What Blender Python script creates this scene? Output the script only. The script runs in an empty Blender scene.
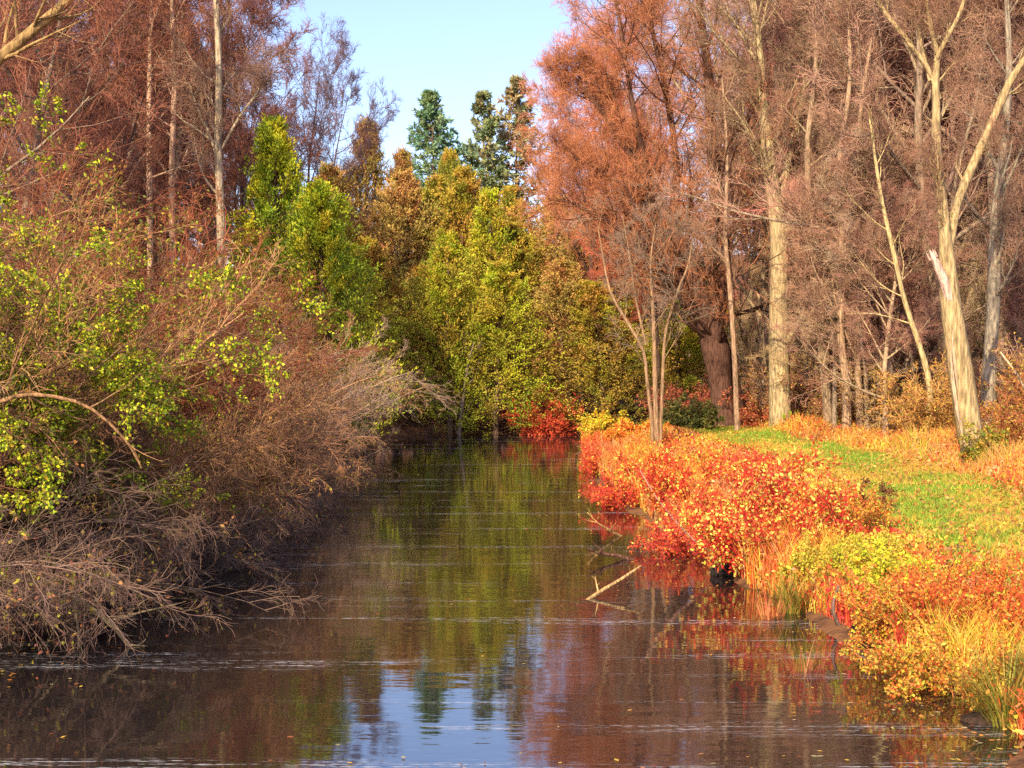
import bpy, math
import numpy as np

SC = bpy.context.scene
COL = SC.collection
R = math.radians
rng = np.random.default_rng(11)
F = 1400.0; CAMZ = 3.0; HZ = 365.0


def lin(r, g, b, k=1.0):
    c = np.array([r, g, b], float) / 255.0
    return np.where(c <= 0.04045, c / 12.92, ((c + 0.055) / 1.055) ** 2.4) * k


def P(px, py, Y):
    """the point that a ray through this spot of the view meets at depth Y"""
    return np.array([(px - 512) / F * Y, Y, CAMZ - (py - HZ) / F * Y])


# ------------------------------------------------------------------ materials
def nodes(name):
    m = bpy.data.materials.new(name); m.use_nodes = True
    nt = m.node_tree; nt.nodes.clear()
    return m, nt, nt.nodes.new, nt.links.new


def tinted(nt, n, l, lo=0.75, hi=1.2, scale=3.0, stretch=(1, 1, 1)):
    at = n('ShaderNodeAttribute'); at.attribute_name = 'Col'
    oi = n('ShaderNodeObjectInfo')
    tc = n('ShaderNodeTexCoord'); mp = n('ShaderNodeMapping'); mp.inputs['Scale'].default_value = stretch
    no = n('ShaderNodeTexNoise'); no.inputs['Scale'].default_value = scale; no.inputs['Detail'].default_value = 4
    mr = n('ShaderNodeMapRange'); mr.inputs['From Min'].default_value = .3; mr.inputs['From Max'].default_value = .7
    mr.inputs['To Min'].default_value = lo; mr.inputs['To Max'].default_value = hi
    l(tc.outputs['Object'], mp.inputs[0]); l(mp.outputs[0], no.inputs['Vector']); l(no.outputs[0], mr.inputs[0])
    m1 = n('ShaderNodeMix'); m1.data_type = 'RGBA'; m1.blend_type = 'MULTIPLY'; m1.inputs[0].default_value = 1
    l(at.outputs['Color'], m1.inputs[6]); l(oi.outputs['Color'], m1.inputs[7])
    m2 = n('ShaderNodeMix'); m2.data_type = 'RGBA'; m2.blend_type = 'MULTIPLY'; m2.inputs[0].default_value = 1
    l(m1.outputs[2], m2.inputs[6]); l(mr.outputs[0], m2.inputs[7])
    return m2.outputs[2], no, mp


def make_bark(name, bump, scale, stretch, lo=.6, hi=1.25):
    m, nt, n, l = nodes(name)
    c, no, mp = tinted(nt, n, l, lo, hi, scale, stretch)
    b = n('ShaderNodeBsdfPrincipled'); b.inputs['Roughness'].default_value = .9
    b.inputs['Specular IOR Level'].default_value = .15
    o = n('ShaderNodeOutputMaterial'); l(c, b.inputs['Base Color']); l(b.outputs[0], o.inputs[0])
    if bump:
        bp = n('ShaderNodeBump'); bp.inputs['Strength'].default_value = bump; bp.inputs['Distance'].default_value = .05
        l(no.outputs[0], bp.inputs['Height']); l(bp.outputs[0], b.inputs['Normal'])
    return m


def make_leaf(name, trans=.3, lo=.8, hi=1.2, scale=1.5):
    m, nt, n, l = nodes(name)
    c, no, mp = tinted(nt, n, l, lo, hi, scale)
    d = n('ShaderNodeBsdfPrincipled'); d.inputs['Roughness'].default_value = .65
    d.inputs['Specular IOR Level'].default_value = .25
    t = n('ShaderNodeBsdfTranslucent'); mx = n('ShaderNodeMixShader'); mx.inputs[0].default_value = trans
    o = n('ShaderNodeOutputMaterial')
    l(c, d.inputs['Base Color']); l(c, t.inputs['Color']); l(d.outputs[0], mx.inputs[1]); l(t.outputs[0], mx.inputs[2])
    l(mx.outputs[0], o.inputs[0])
    return m


M_BARK = make_bark('bark', 1.0, 5, (3.5, 3.5, .7), .38, 1.3)
M_TWIG = make_bark('twig', 0, 1.2, (1, 1, 1), .75, 1.25)
M_LEAF = make_leaf('leaf', .3)
M_NEEDLE = make_leaf('needle', .15)
M_GRASS = make_leaf('grass', .3, .85, 1.15, .8)


# ------------------------------------------------------------------ mesh building
class Acc:
    def __init__(s): s.v = []; s.f4 = []; s.f3 = []; s.c = []; s.n = 0; s.tubev = 0

    def add(s, v, f4=None, f3=None, c=None):
        v = np.asarray(v, np.float32).reshape(-1, 3); s.v.append(v)
        if f4 is not None and len(f4): s.f4.append(np.asarray(f4, np.int64) + s.n)
        if f3 is not None and len(f3): s.f3.append(np.asarray(f3, np.int64) + s.n)
        c = np.asarray(c, np.float32)
        if c.ndim == 1: c = np.tile(c, (len(v), 1))
        s.c.append(c); s.n += len(v)
        return s

    def mesh(s, name, mat, smooth=False):
        me = bpy.data.meshes.new(name)
        v = np.concatenate(s.v); c = np.concatenate(s.c)
        f4 = np.concatenate(s.f4) if s.f4 else np.zeros((0, 4), np.int64)
        f3 = np.concatenate(s.f3) if s.f3 else np.zeros((0, 3), np.int64)
        me.vertices.add(len(v)); me.vertices.foreach_set('co', v.ravel())
        lv = np.concatenate([f4.ravel(), f3.ravel()]).astype(np.int32)
        me.loops.add(len(lv)); me.loops.foreach_set('vertex_index', lv)
        np_ = len(f4) + len(f3); me.polygons.add(np_)
        st = np.concatenate([np.arange(len(f4)) * 4, len(f4) * 4 + np.arange(len(f3)) * 3]).astype(np.int32)
        me.polygons.foreach_set('loop_start', st)
        try: me.polygons.foreach_set('loop_total', np.concatenate([np.full(len(f4), 4), np.full(len(f3), 3)]).astype(np.int32))
        except Exception: pass
        a = me.attributes.new('Col', 'FLOAT_COLOR', 'POINT')
        a.data.foreach_set('color', np.concatenate([c, np.ones((len(c), 1), np.float32)], 1).ravel())
        me.materials.append(mat); me.update(calc_edges=True)
        if smooth: me.polygons.foreach_set('use_smooth', np.ones(np_, bool))
        return me

    def build(s, name, mat, parent=None, color=(1, 1, 1), smooth=False):
        o = bpy.data.objects.new(name, s.mesh(name, mat, smooth)); COL.objects.link(o)
        o.color = (*[float(x) for x in color], 1)
        if parent is not None: o.parent = parent
        return o


def thing(name, label, cat, loc=(0, 0, 0), group=None):
    o = bpy.data.objects.new(name, None); COL.objects.link(o); o.location = [float(x) for x in loc]
    o.empty_display_size = .3; o['label'] = label; o['category'] = cat
    if group: o['group'] = group
    return o


def tag(o, label, cat, group=None):
    o['label'] = label; o['category'] = cat
    if group: o['group'] = group
    return o


def dup(root, loc, rz, scale, label, group=None, colors=None, name=None):
    r = root.copy(); COL.objects.link(r); r.location = [float(x) for x in loc]; r.rotation_euler = (0, 0, rz)
    r.scale = scale if hasattr(scale, '__len__') else (scale,) * 3
    r['label'] = label
    if name: r.name = name
    if group: r['group'] = group
    elif 'group' in r: del r['group']
    for ch in list(root.children):
        c = ch.copy(); COL.objects.link(c); c.parent = r
        for k, v in (colors or {}).items():
            if c.name.split('.')[0] == k: c.color = (*[float(x) for x in v], 1)
    return r


def kill(root):
    for ch in list(root.children): bpy.data.objects.remove(ch)
    bpy.data.objects.remove(root)


def unit(a): return a / np.maximum(np.linalg.norm(a, axis=-1, keepdims=True), 1e-9)


def tubes(acc, pts, rad, k, col, cap=False):
    """pts (N,n,3), rad (N,n): tapered k-sided tubes; col (3,) or (N,3)"""
    N, n, _ = pts.shape
    if N == 0: return
    tan = unit(np.gradient(pts, axis=1))
    ref = unit(rng.normal(size=(N, 1, 3)) + np.array([.01, .02, 0]))
    # keep the reference well away from the axis
    ax = unit(pts[:, -1:] - pts[:, :1]); alt = unit(np.cross(ax, np.where(np.abs(ax[..., 2:]) > .8, [1., 0, 0], [0, 0, 1.])))
    ref = alt
    u = unit(ref - (ref * tan).sum(-1, keepdims=True) * tan); w = np.cross(tan, u)
    a = np.arange(k) * 2 * np.pi / k
    v = pts[:, :, None] + rad[:, :, None, None] * (np.cos(a)[None, None, :, None] * u[:, :, None] + np.sin(a)[None, None, :, None] * w[:, :, None])
    i = np.arange(N)[:, None, None] * n * k; j = np.arange(n - 1)[None, :, None] * k; q = np.arange(k)[None, None, :]
    q2 = (q + 1) % k
    f = np.stack(np.broadcast_arrays(i + j + q, i + j + q2, i + j + k + q2, i + j + k + q), -1).reshape(-1, 4)
    col = np.asarray(col, float)
    c = np.tile(col, (N * n * k, 1)) if col.ndim == 1 else np.repeat(col, n * k, 0)
    acc.add(v.reshape(-1, 3), f4=f, c=c)
    if cap:
        for e in (0, n - 1):
            ring = v[:, e].reshape(-1, 3); cen = pts[:, e]
            fv = np.concatenate([ring, cen]); b = np.arange(N)[:, None] * k
            f3 = np.stack(np.broadcast_arrays(b + np.arange(k), b + (np.arange(k) + 1) % k, N * k + np.arange(N)[:, None]), -1).reshape(-1, 3)
            acc.add(fv, f3=f3, c=np.tile(col, (len(fv), 1)) if col.ndim == 1 else np.concatenate([np.repeat(col, k, 0), col]))


def polyl(pos, d, L, n, wig, trop):
    N = len(pos); pts = np.zeros((N, n, 3)); pts[:, 0] = pos; d = unit(d); trop = np.asarray(trop, float)
    st = (np.asarray(L) / (n - 1))[:, None] if np.ndim(L) else L / (n - 1)
    for i in range(1, n):
        pts[:, i] = pts[:, i - 1] + d * st
        d = unit(d + rng.normal(size=(N, 3)) * wig + trop)
    return pts


def child(pts, rad, m, t0, t1, ang, asd, lr, n, wig, trop, rr=.6, tip=.25, prof=.5, rmin=.003, minL=.05, rmax=9):
    """m children on each parent polyline"""
    N, k, _ = pts.shape
    plen = np.linalg.norm(np.diff(pts, axis=1), axis=-1).sum(1)
    t = (np.arange(m)[None] + rng.random((N, m))) / m * (t1 - t0) + t0
    x = np.clip(t * (k - 1), 0, k - 1.001); i = x.astype(int); f = (x - i)
    pi = np.arange(N)[:, None].repeat(m, 1)
    a, b = pts[pi, i], pts[pi, i + 1]
    pos = (a + (b - a) * f[..., None]).reshape(-1, 3); tan = unit(b - a).reshape(-1, 3)
    r = (rad[pi, i] * (1 - f) + rad[pi, i + 1] * f).reshape(-1)
    perp = rng.normal(size=tan.shape); perp = unit(perp - (perp * tan).sum(-1, keepdims=True) * tan)
    an = R(ang) + rng.normal(size=len(pos)) * R(asd)
    d = np.cos(an)[:, None] * tan + np.sin(an)[:, None] * perp
    L = np.maximum(plen[:, None] * lr * (1 - prof * t) * rng.uniform(.55, 1.25, (N, m)), minL).reshape(-1)
    p = polyl(pos, d, L, n, wig, trop)
    r0 = np.clip(r * rr, rmin, rmax)
    rd = r0[:, None] * np.linspace(1, tip, n)[None]
    return p, np.maximum(rd, rmin * .6)


def jit(base, N, s=.15, hue=.06):
    base = np.asarray(base, float)
    return np.clip(base * rng.uniform(1 - s, 1 + s, (N, 1)) * (1 + rng.normal(size=(N, 3)) * hue), 0.001, 1)


def pick(pal, N, w=None, s=.18):
    pal = np.asarray(pal, float); w = None if w is None else np.asarray(w, float) / np.sum(w)
    return jit(pal[rng.choice(len(pal), N, p=w)], N, s)


def leaves(acc, pos, d, L, W, col, fold=.25):
    """folded four-point leaves"""
    N = len(pos); d = unit(d); s = np.cross(d, rng.normal(size=(N, 3))); s = unit(s); nn = np.cross(s, d)
    L = np.broadcast_to(L, (N,))[:, None]; W = np.broadcast_to(W, (N,))[:, None]
    mid = pos + d * L * .45
    v = np.stack([pos, mid + s * W * .5 + nn * W * fold, pos + d * L, mid - s * W * .5 + nn * W * fold], 1).reshape(-1, 3)
    b = np.arange(N)[:, None] * 4
    f3 = np.concatenate([b + [0, 1, 2], b + [0, 2, 3]])
    acc.add(v, f3=f3, c=np.repeat(col, 4, 0))


def along(pts, m, t0=.1, t1=1.):
    N, k, _ = pts.shape
    t = rng.uniform(t0, t1, (N, m)); x = np.clip(t * (k - 1), 0, k - 1.001); i = x.astype(int); f = (x - i)[..., None]
    pi = np.arange(N)[:, None].repeat(m, 1); a, b = pts[pi, i], pts[pi, i + 1]
    return (a + (b - a) * f).reshape(-1, 3), unit(b - a).reshape(-1, 3)


def spline(pts, n):
    p = np.asarray(pts, float); p = np.concatenate([[2 * p[0] - p[1]], p, [2 * p[-1] - p[-2]]])
    out = []
    ts = np.linspace(0, len(p) - 3 - 1e-6, n)
    for t in ts:
        i = int(t); u = t - i; a, b, c, d = p[i:i + 4]
        out.append(.5 * (2 * b + (c - a) * u + (2 * a - 5 * b + 4 * c - d) * u * u + (3 * b - a - 3 * c + d) * u ** 3))
    return np.array(out)


# ------------------------------------------------------------------ terrain
CANAL = np.array([(5.5, -30), (4.3, 8), (4.0, 11), (3.85, 14.7), (3.1, 18.7), (2.6, 27), (2.3, 36.5), (2.2, 46), (2.6, 53), (4, 57.3), (14, 58.5),
                  (14, 61.5), (3, 62), (-2, 61), (-4.6, 60), (-4.9, 50), (-4.9, 35), (-5, 29), (-5.1, 20.5), (-5.4, 14.7), (-5.6, 8), (-6.2, -30)], float)


def canal_d(x, y):
    """signed distance to the water's edge, negative in the water"""
    p = np.stack([x, y], -1); best = np.full(x.shape, 1e9); inside = np.zeros(x.shape, bool)
    for i in range(len(CANAL)):
        a, b = CANAL[i], CANAL[(i + 1) % len(CANAL)]; e = b - a
        t = np.clip(((p - a) @ e) / (e @ e), 0, 1)
        best = np.minimum(best, np.linalg.norm(p - a - t[..., None] * e, axis=-1))
        c = ((a[1] > y) != (b[1] > y)) & (x < (b[0] - a[0]) * (y - a[1]) / (b[1] - a[1] + 1e-12) + a[0])
        inside ^= c
    return np.where(inside, -best, best)


def vnoise(x, y, s, seed=0):
    r = np.random.default_rng(seed); o = np.zeros(np.shape(x))
    for k in range(7):
        a = r.uniform(0, 6.28); fr = s * r.uniform(.6, 1.9); o = o + np.sin((x * np.cos(a) + y * np.sin(a)) * fr + r.uniform(0, 6.28))
    return o / 7 ** .5 / .71          # about unit variance


def height(x, y):
    x = np.asarray(x, float); y = np.asarray(y, float)
    d = canal_d(x, y) + .22 * vnoise(x, y, 2.2, 3) + .1 * vnoise(x, y, 6, 4)
    right = x > -1
    top = np.where(right, .75, .7 + np.clip((-x - 7) * .1, 0, .9))
    ss = np.clip(d / np.where(right, 3.3, 1.6), 0, 1); ss = ss * ss * (3 - 2 * ss) * .6 + .4 * ss
    z = np.where(d > 0, .02 + ss * top, np.maximum(d * .7, -1.2))
    z = z + np.where(d > 1, (.05 * vnoise(x, y, 1.1, 5)), 0) * np.clip(d - 1, 0, 1)
    far = np.clip((y - 110) / 160, 0, 1); far = far * far * (3 - 2 * far)
    z = z + far * (15 + 5 * vnoise(x, y, .012, 8))
    return z


def gz(x, y): return float(height(np.array([x]), np.array([y]))[0])


def axis(lo, hi, st, ends):
    a = list(np.arange(lo, hi + 1e-6, st)); g = st
    l, r = [], []
    x = lo
    while x > -ends: g *= 1.18; x -= g; l.append(x)
    g = st; x = hi
    while x < ends: g *= 1.18; x += g; r.append(x)
    return np.array(l[::-1] + a + r)


def sheet(name, xs, ys, zf, mat):
    X, Y = np.meshgrid(xs, ys); Z = zf(X, Y); nx = len(xs)
    a = Acc(); i = np.arange(len(ys) - 1)[:, None] * nx + np.arange(nx - 1)[None]
    f = np.stack([i, i + 1, i + nx + 1, i + nx], -1).reshape(-1, 4)
    a.add(np.stack([X, Y, Z], -1).reshape(-1, 3), f4=f, c=np.ones(3))
    o = a.build(name, mat, smooth=True); o['kind'] = 'structure'
    return o


def ground_mat(name, cols, scale, bump=.6):
    m, nt, n, l = nodes(name)
    tc = n('ShaderNodeTexCoord'); out = n('ShaderNodeOutputMaterial'); b = n('ShaderNodeBsdfPrincipled')
    b.inputs['Roughness'].default_value = .95; b.inputs['Specular IOR Level'].default_value = .1
    no = n('ShaderNodeTexNoise'); no.inputs['Scale'].default_value = scale; no.inputs['Detail'].default_value = 8; no.inputs['Roughness'].default_value = .7
    l(tc.outputs['Object'], no.inputs['Vector'])
    cr = n('ShaderNodeValToRGB'); e = cr.color_ramp.elements
    while len(e) < len(cols): e.new(.5)
    for k, c in enumerate(cols): e[k].position = .3 + .4 * k / (len(cols) - 1); e[k].color = (*c, 1)
    l(no.outputs[0], cr.inputs[0]); l(cr.outputs[0], b.inputs['Base Color'])
    n2 = n('ShaderNodeTexNoise'); n2.inputs['Scale'].default_value = 14; n2.inputs['Detail'].default_value = 6
    l(tc.outputs['Object'], n2.inputs['Vector'])
    bp = n('ShaderNodeBump'); bp.inputs['Strength'].default_value = bump; bp.inputs['Distance'].default_value = .08
    l(n2.outputs[0], bp.inputs['Height']); l(bp.outputs[0], b.inputs['Normal']); l(b.outputs[0], out.inputs[0])
    return m


sheet('ground', axis(-22, 22, .4, 2500), axis(4, 80, .4, 2500), height,
      ground_mat('leaf_litter', [lin(48, 34, 24), lin(88, 60, 42), lin(122, 84, 54), lin(80, 66, 38)], 1.3))

PATHC = np.array([(5, 6.9), (10, 6.8), (20, 7.05), (29, 7.7), (38, 7.6), (46, 7.1), (52, 6.3), (56, 5.6)])


def path_x(y): return np.interp(y, PATHC[:, 0], PATHC[:, 1])


def build_path():
    ys = np.arange(6, 55.6, .25); us = np.linspace(-1.4, 1.4, 15)
    Y, U = np.meshgrid(ys, us, indexing='ij'); X = path_x(Y) + U * (1 + .12 * vnoise(Y, U * 0, 1.3, 9))
    a = Acc(); nx = len(us); i = np.arange(len(ys) - 1)[:, None] * nx + np.arange(nx - 1)[None]
    a.add(np.stack([X, Y, height(X, Y) + .03], -1).reshape(-1, 3), f4=np.stack([i, i + 1, i + nx + 1, i + nx], -1).reshape(-1, 4), c=np.ones(3))
    o = a.build('path', ground_mat('path_turf', [lin(140, 140, 45), lin(110, 165, 45), lin(185, 160, 70), lin(200, 130, 70)], .9), smooth=True)
    o['kind'] = 'structure'


build_path()


def water():
    m, nt, n, l = nodes('canal_water')
    tc = n('ShaderNodeTexCoord'); out = n('ShaderNodeOutputMaterial')
    b = n('ShaderNodeBsdfPrincipled'); b.inputs['Base Color'].default_value = (.012, .009, .009, 1)
    b.inputs['Roughness'].default_value = .03; b.inputs['IOR'].default_value = 3.1
    # slow ripples, long across the canal
    def noise(sc, map_, det=3):
        mp = n('ShaderNodeMapping'); mp.inputs['Scale'].default_value = map_
        no = n('ShaderNodeTexNoise'); no.inputs['Scale'].default_value = sc; no.inputs['Detail'].default_value = det
        l(tc.outputs['Object'], mp.inputs[0]); l(mp.outputs[0], no.inputs['Vector'])
        return no.outputs[0]
    a1 = noise(1.2, (.6, 1.6, 1)); a2 = noise(9, (.5, 1.6, 1), 2)
    ad = n('ShaderNodeMath'); ad.operation = 'MULTIPLY_ADD'; ad.inputs[1].default_value = .12
    l(a2, ad.inputs[0]); l(a1, ad.inputs[2])
    bp = n('ShaderNodeBump'); bp.inputs['Strength'].default_value = .07; bp.inputs['Distance'].default_value = .06
    l(ad.outputs[0], bp.inputs['Height']); l(bp.outputs[0], b.inputs['Normal'])
    # thin pale wind streaks, their sheen painted in as diffuse colour
    s1 = noise(1, (.11, 1.5, 1), 2); s2 = noise(1, (1.2, 30, 1), 3); s3 = noise(22, (.5, 1.6, 1), 2)
    def rng_(x, lo, hi):
        r = n('ShaderNodeMapRange'); r.inputs['From Min'].default_value = lo; r.inputs['From Max'].default_value = hi
        r.interpolation_type = 'SMOOTHSTEP'; l(x, r.inputs[0]); return r.outputs[0]
    def mul(x, y):
        q = n('ShaderNodeMath'); q.operation = 'MULTIPLY'; l(x, q.inputs[0])
        if isinstance(y, float): q.inputs[1].default_value = y
        else: l(y, q.inputs[1])
        return q.outputs[0]
    fac = mul(mul(mul(rng_(s1, .54, .66), rng_(s2, .5, .64)), rng_(s3, .42, .6)), .75)
    d = n('ShaderNodeBsdfDiffuse'); d.inputs[0].default_value = (.42, .4, .4, 1)
    mx = n('ShaderNodeMixShader'); l(fac, mx.inputs[0]); l(b.outputs[0], mx.inputs[1]); l(d.outputs[0], mx.inputs[2]); l(mx.outputs[0], out.inputs[0])
    a = Acc(); a.add([(-16, -30, 0), (18, -30, 0), (18, 66, 0), (-16, 66, 0)], f4=[(0, 1, 2, 3)], c=np.ones(3))
    o = a.build('water', m); o['kind'] = 'structure'


water()

# ------------------------------------------------------------------ plant kinds
def finish_tree(name, label, cat, loc, wood, twigs, bark, crown, group=None, woodname='trunk', crownname='crown', smooth=True, cmat=None):
    t = thing(name, label, cat, loc, group)
    wood.build(woodname, M_BARK, t, bark, smooth=smooth)
    twigs.build(crownname, cmat or M_TWIG, t, crown)
    return t


def fine(twigs, p, r, m1=6, m2=2, l1=.5, l2=.5, a=38, up=.05, rm=.007, wig=.14, t0=.15, minL=.25):
    p1, r1 = child(p, r, m1, t0, 1, a, 12, l1, 4, wig, (0, 0, up), .55, .4, .4, rm, minL, .02)
    tubes(twigs, p1, r1, 3, jit((1, 1, 1), len(p1), .22, .05))
    if m2:
        p2, r2 = child(p1, r1, m2, .2, 1, a, 12, l2, 3, wig, (0, 0, up), .7, .4, .3, rm * .85, minL * .8, .015)
        tubes(twigs, p2, r2, 3, jit((1.02, .98, .98), len(p2), .25, .06))
        return p1, p2
    return p1, None


def bare_parts(h, r, crown0=.35, nl=15, ll=.42, ang=42, up=.06, wob=.06, lean=(0, 0), m=(8, 6, 6, 2), rm=.0092, trunk=None, trad=None, droop=0):
    wood, tw = Acc(), Acc()
    if trunk is None:
        n = 12
        tp = polyl(np.zeros((1, 3)) - [0, 0, .15], np.array([[lean[0], lean[1], 1.]]), np.array([h]), n, wob, (0, 0, .03))
        tr = (r * np.linspace(1, .12, n) ** 1.1)[None]; tr[0, 0] *= 1.35
    else:
        tp = np.asarray(trunk)[None] if np.ndim(trunk) == 2 else np.asarray(trunk); tr = np.asarray(trad)[None] if np.ndim(trad) == 1 else np.asarray(trad)
    tubes(wood, tp, tr, 9, jit((1, 1, 1), len(tp), .05, .02))
    l1, r1 = child(tp, tr, nl, crown0, .99, ang, 12, ll, 8, .09, (0, 0, up), .55, .18, .55, .012, .6)
    tubes(wood, l1, r1, 6, jit((1, 1, 1), len(l1), .15, .04))
    l2, r2 = child(l1, r1, m[0], .15, 1, 40, 14, .5, 6, .11, (0, 0, up - droop), .6, .25, .5, .009, .4)
    tubes(wood, l2, r2, 4, jit((1, .98, .96), len(l2), .2, .04))
    l3, r3 = child(l2, r2, m[1], .1, 1, 38, 14, .5, 5, .12, (0, 0, up - droop), .65, .35, .45, rm, .3, .03)
    tubes(tw, l3, r3, 3, jit((1, 1, 1), len(l3), .2, .05))
    fine(tw, l3, r3, m[2], m[3], .55, .55, rm=rm * .85, up=up * .7 - droop)
    return wood, tw


GREY = lin(150, 128, 105); TAN = lin(178, 150, 115); DARK = lin(95, 72, 62)
RED1 = lin(166, 106, 80); RED2 = lin(148, 96, 82); BRN = lin(162, 124, 98); PLUM = lin(158, 112, 92)


def bare_proto(k):
    kw = [dict(h=15, r=.17, crown0=.3, nl=21, ll=.44, ang=42),
          dict(h=15, r=.2, crown0=.25, nl=19, ll=.48, ang=50, wob=.08),
          dict(h=15, r=.13, crown0=.38, nl=21, ll=.36, ang=38, up=.08),
          dict(h=15, r=.18, crown0=.2, nl=21, ll=.44, ang=52, up=.09),
          dict(h=15, r=.15, crown0=.15, nl=23, ll=.38, ang=48, up=.05)][k]
    w, t = bare_parts(**kw)
    return finish_tree('bare_tree', 'x', 'tree', (0, 0, 0), w, t, GREY, RED1)


PROTO = [bare_proto(k) for k in range(5)]


def at_px(px, Y): x = (px - 512) / F * Y; return np.array([x, Y, gz(x, Y)])


def top_h(py, Y, z0): return CAMZ + (HZ - py) / F * Y - z0


# --- left wood: reddish bare trees behind the thicket
LEFT = [  # px, depth, top py, proto, crown colour, bark, label
    (-70, 27, -190, 1, RED1, GREY, 'tall rust-brown bare tree at the left picture edge behind the leafy yellow-green bush'),
    (15, 31, -120, 3, RED1, GREY, 'rust-brown bare tree right above the yellow-green bush on the left bank'),
    (70, 35, -130, 0, RED2, DARK, 'bare maroon-twigged tree left of the two thin pale trunks in the left wood'),
    (105, 41, -100, 4, RED1, GREY, 'bare rust tree between the yellow-green bush and the thin pale trunks'),
    (140, 47, -80, 1, RED2, DARK, 'bare dark-limbed tree standing directly behind the two thin pale trunks'),
    (165, 44, -60, 3, RED1, GREY, 'bushy rust-twigged bare tree just left of the single white trunk'),
    (226, 50, -25, 0, BRN, GREY, 'brown bare tree close behind the white trunk on the left bank'),
    (250, 56, 5, 2, RED2, DARK, 'slim bare tree between the white trunk and the bright green cedar, topping the skyline'),
    (262, 62, 40, 1, PLUM, DARK, 'grey-plum bare tree fanning fine twigs against the sky above the bright green cedar'),
    (296, 74, 62, 1, lin(128, 98, 96), DARK, 'dense grey-brown bare tree left of the lower grey one, against the sky'),
    (318, 70, 88, 3, lin(120, 92, 95), DARK, 'lower grey bare tree spreading twigs into the sky gap, rightmost of the left wood'),
    (30, 55, -150, 2, RED1, GREY, 'deeper rust bare tree high up in the top left of the wood'),
    (160, 66, -60, 4, RED2, DARK, 'deep-set maroon bare tree far behind the thin pale trunks of the left wood'),
    (-20, 45, -160, 4, RED2, DARK, 'dark maroon bare tree filling the top left corner behind the pale diagonal limb'),
    (195, 74, -30, 1, RED1, GREY, 'far rust bare tree behind the white trunk, crown reaching the top of the picture'),
]
for px, Y, top, k, cc, bk, lab in LEFT:
    b = at_px(px, Y); s = top_h(top, Y, b[2]) / 15
    dup(PROTO[k], b, rng.uniform(0, 6.28), (s * (.72 if px > 250 else .95), s * (.72 if px > 250 else .95), s), lab, 'reddish bare trees of the left wood', {'crown': cc * .85, 'trunk': bk})

for x, y in ((-12, 36), (-14.5, 40), (-17, 45), (-13, 47), (-15, 55), (-19, 57), (-21, 66), (-16, 66), (-14, 70), (-24, 78), (-18, 80), (-29, 88)):
    s = rng.uniform(.8, 1.0) * (1.15 if y > 60 else 1)
    dup(PROTO[rng.integers(5)], (x + rng.uniform(-.6, .6), y, gz(x, y)), rng.uniform(0, 6.28), s, 'bare rust-twigged tree filling the depth of the left wood behind the pale trunks',
        'bare trees deep in the left wood', {'crown': jit([RED1, RED2, BRN][rng.integers(3)], 1)[0], 'trunk': [GREY, DARK][rng.integers(2)]})

# --- right wood: the brown-purple thicket behind the towpath trees
rw_lab = 'bare brown-grey tree deep in the twig thicket behind the towpath trunks on the right'
spots = []
for Y, x0, x1, dx in ((47, 12, 19, 2.3), (52, 11, 21, 2.4), (58, 10, 25, 2.7), (66, 9, 29, 3.0), (76, 8, 34, 3.6), (90, 7, 42, 4.5)):
    for x in np.arange(x0, x1, dx): spots.append((x + rng.uniform(-1, 1), Y + rng.uniform(-2.5, 2.5)))
for x in (12.8, 14.5, 16, 17.5): spots.append((x, 42 + rng.uniform(-2, 2)))
for i, (x, y) in enumerate(spots):
    s = rng.uniform(1.15, 1.5) * (1 if y < 70 else 1.15); c = [BRN, RED2, PLUM, RED1][rng.choice(4, p=[.4, .25, .2, .15])]
    dup(PROTO[rng.integers(5)], (x, y, gz(x, y)), rng.uniform(0, 6.28), (s, s, s), rw_lab, 'bare trees of the right thicket',
        {'crown': jit(c * np.array([1.15, 1.2, 1.3]) * (1 if y < 56 else 1.25), 1)[0], 'trunk': [GREY, TAN, DARK][rng.integers(3)]})

for i in range(52):
    y = rng.uniform(41, 70) if i < 34 else rng.uniform(39, 49); x = rng.uniform(.215, .42) * y if i % 4 else rng.uniform(.15, .22) * y + 1
    if y < 50 and x < 9.5: x += 3
    if i >= 34: x = rng.uniform(.235, .4) * y
    s = rng.uniform(.3, .58)
    dup(PROTO[rng.integers(5)], (x, y, gz(x, y)), rng.uniform(0, 6.28), (s * 1.1, s * 1.1, s), 'thin bare sapling in the brown understorey between the right wood trunks', 'saplings under the right wood',
        {'crown': jit([BRN, TAN, PLUM, TAN][rng.integers(4)] * 1.25, 1)[0], 'trunk': [GREY, TAN][rng.integers(2)]}, name='bare_sapling')

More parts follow.
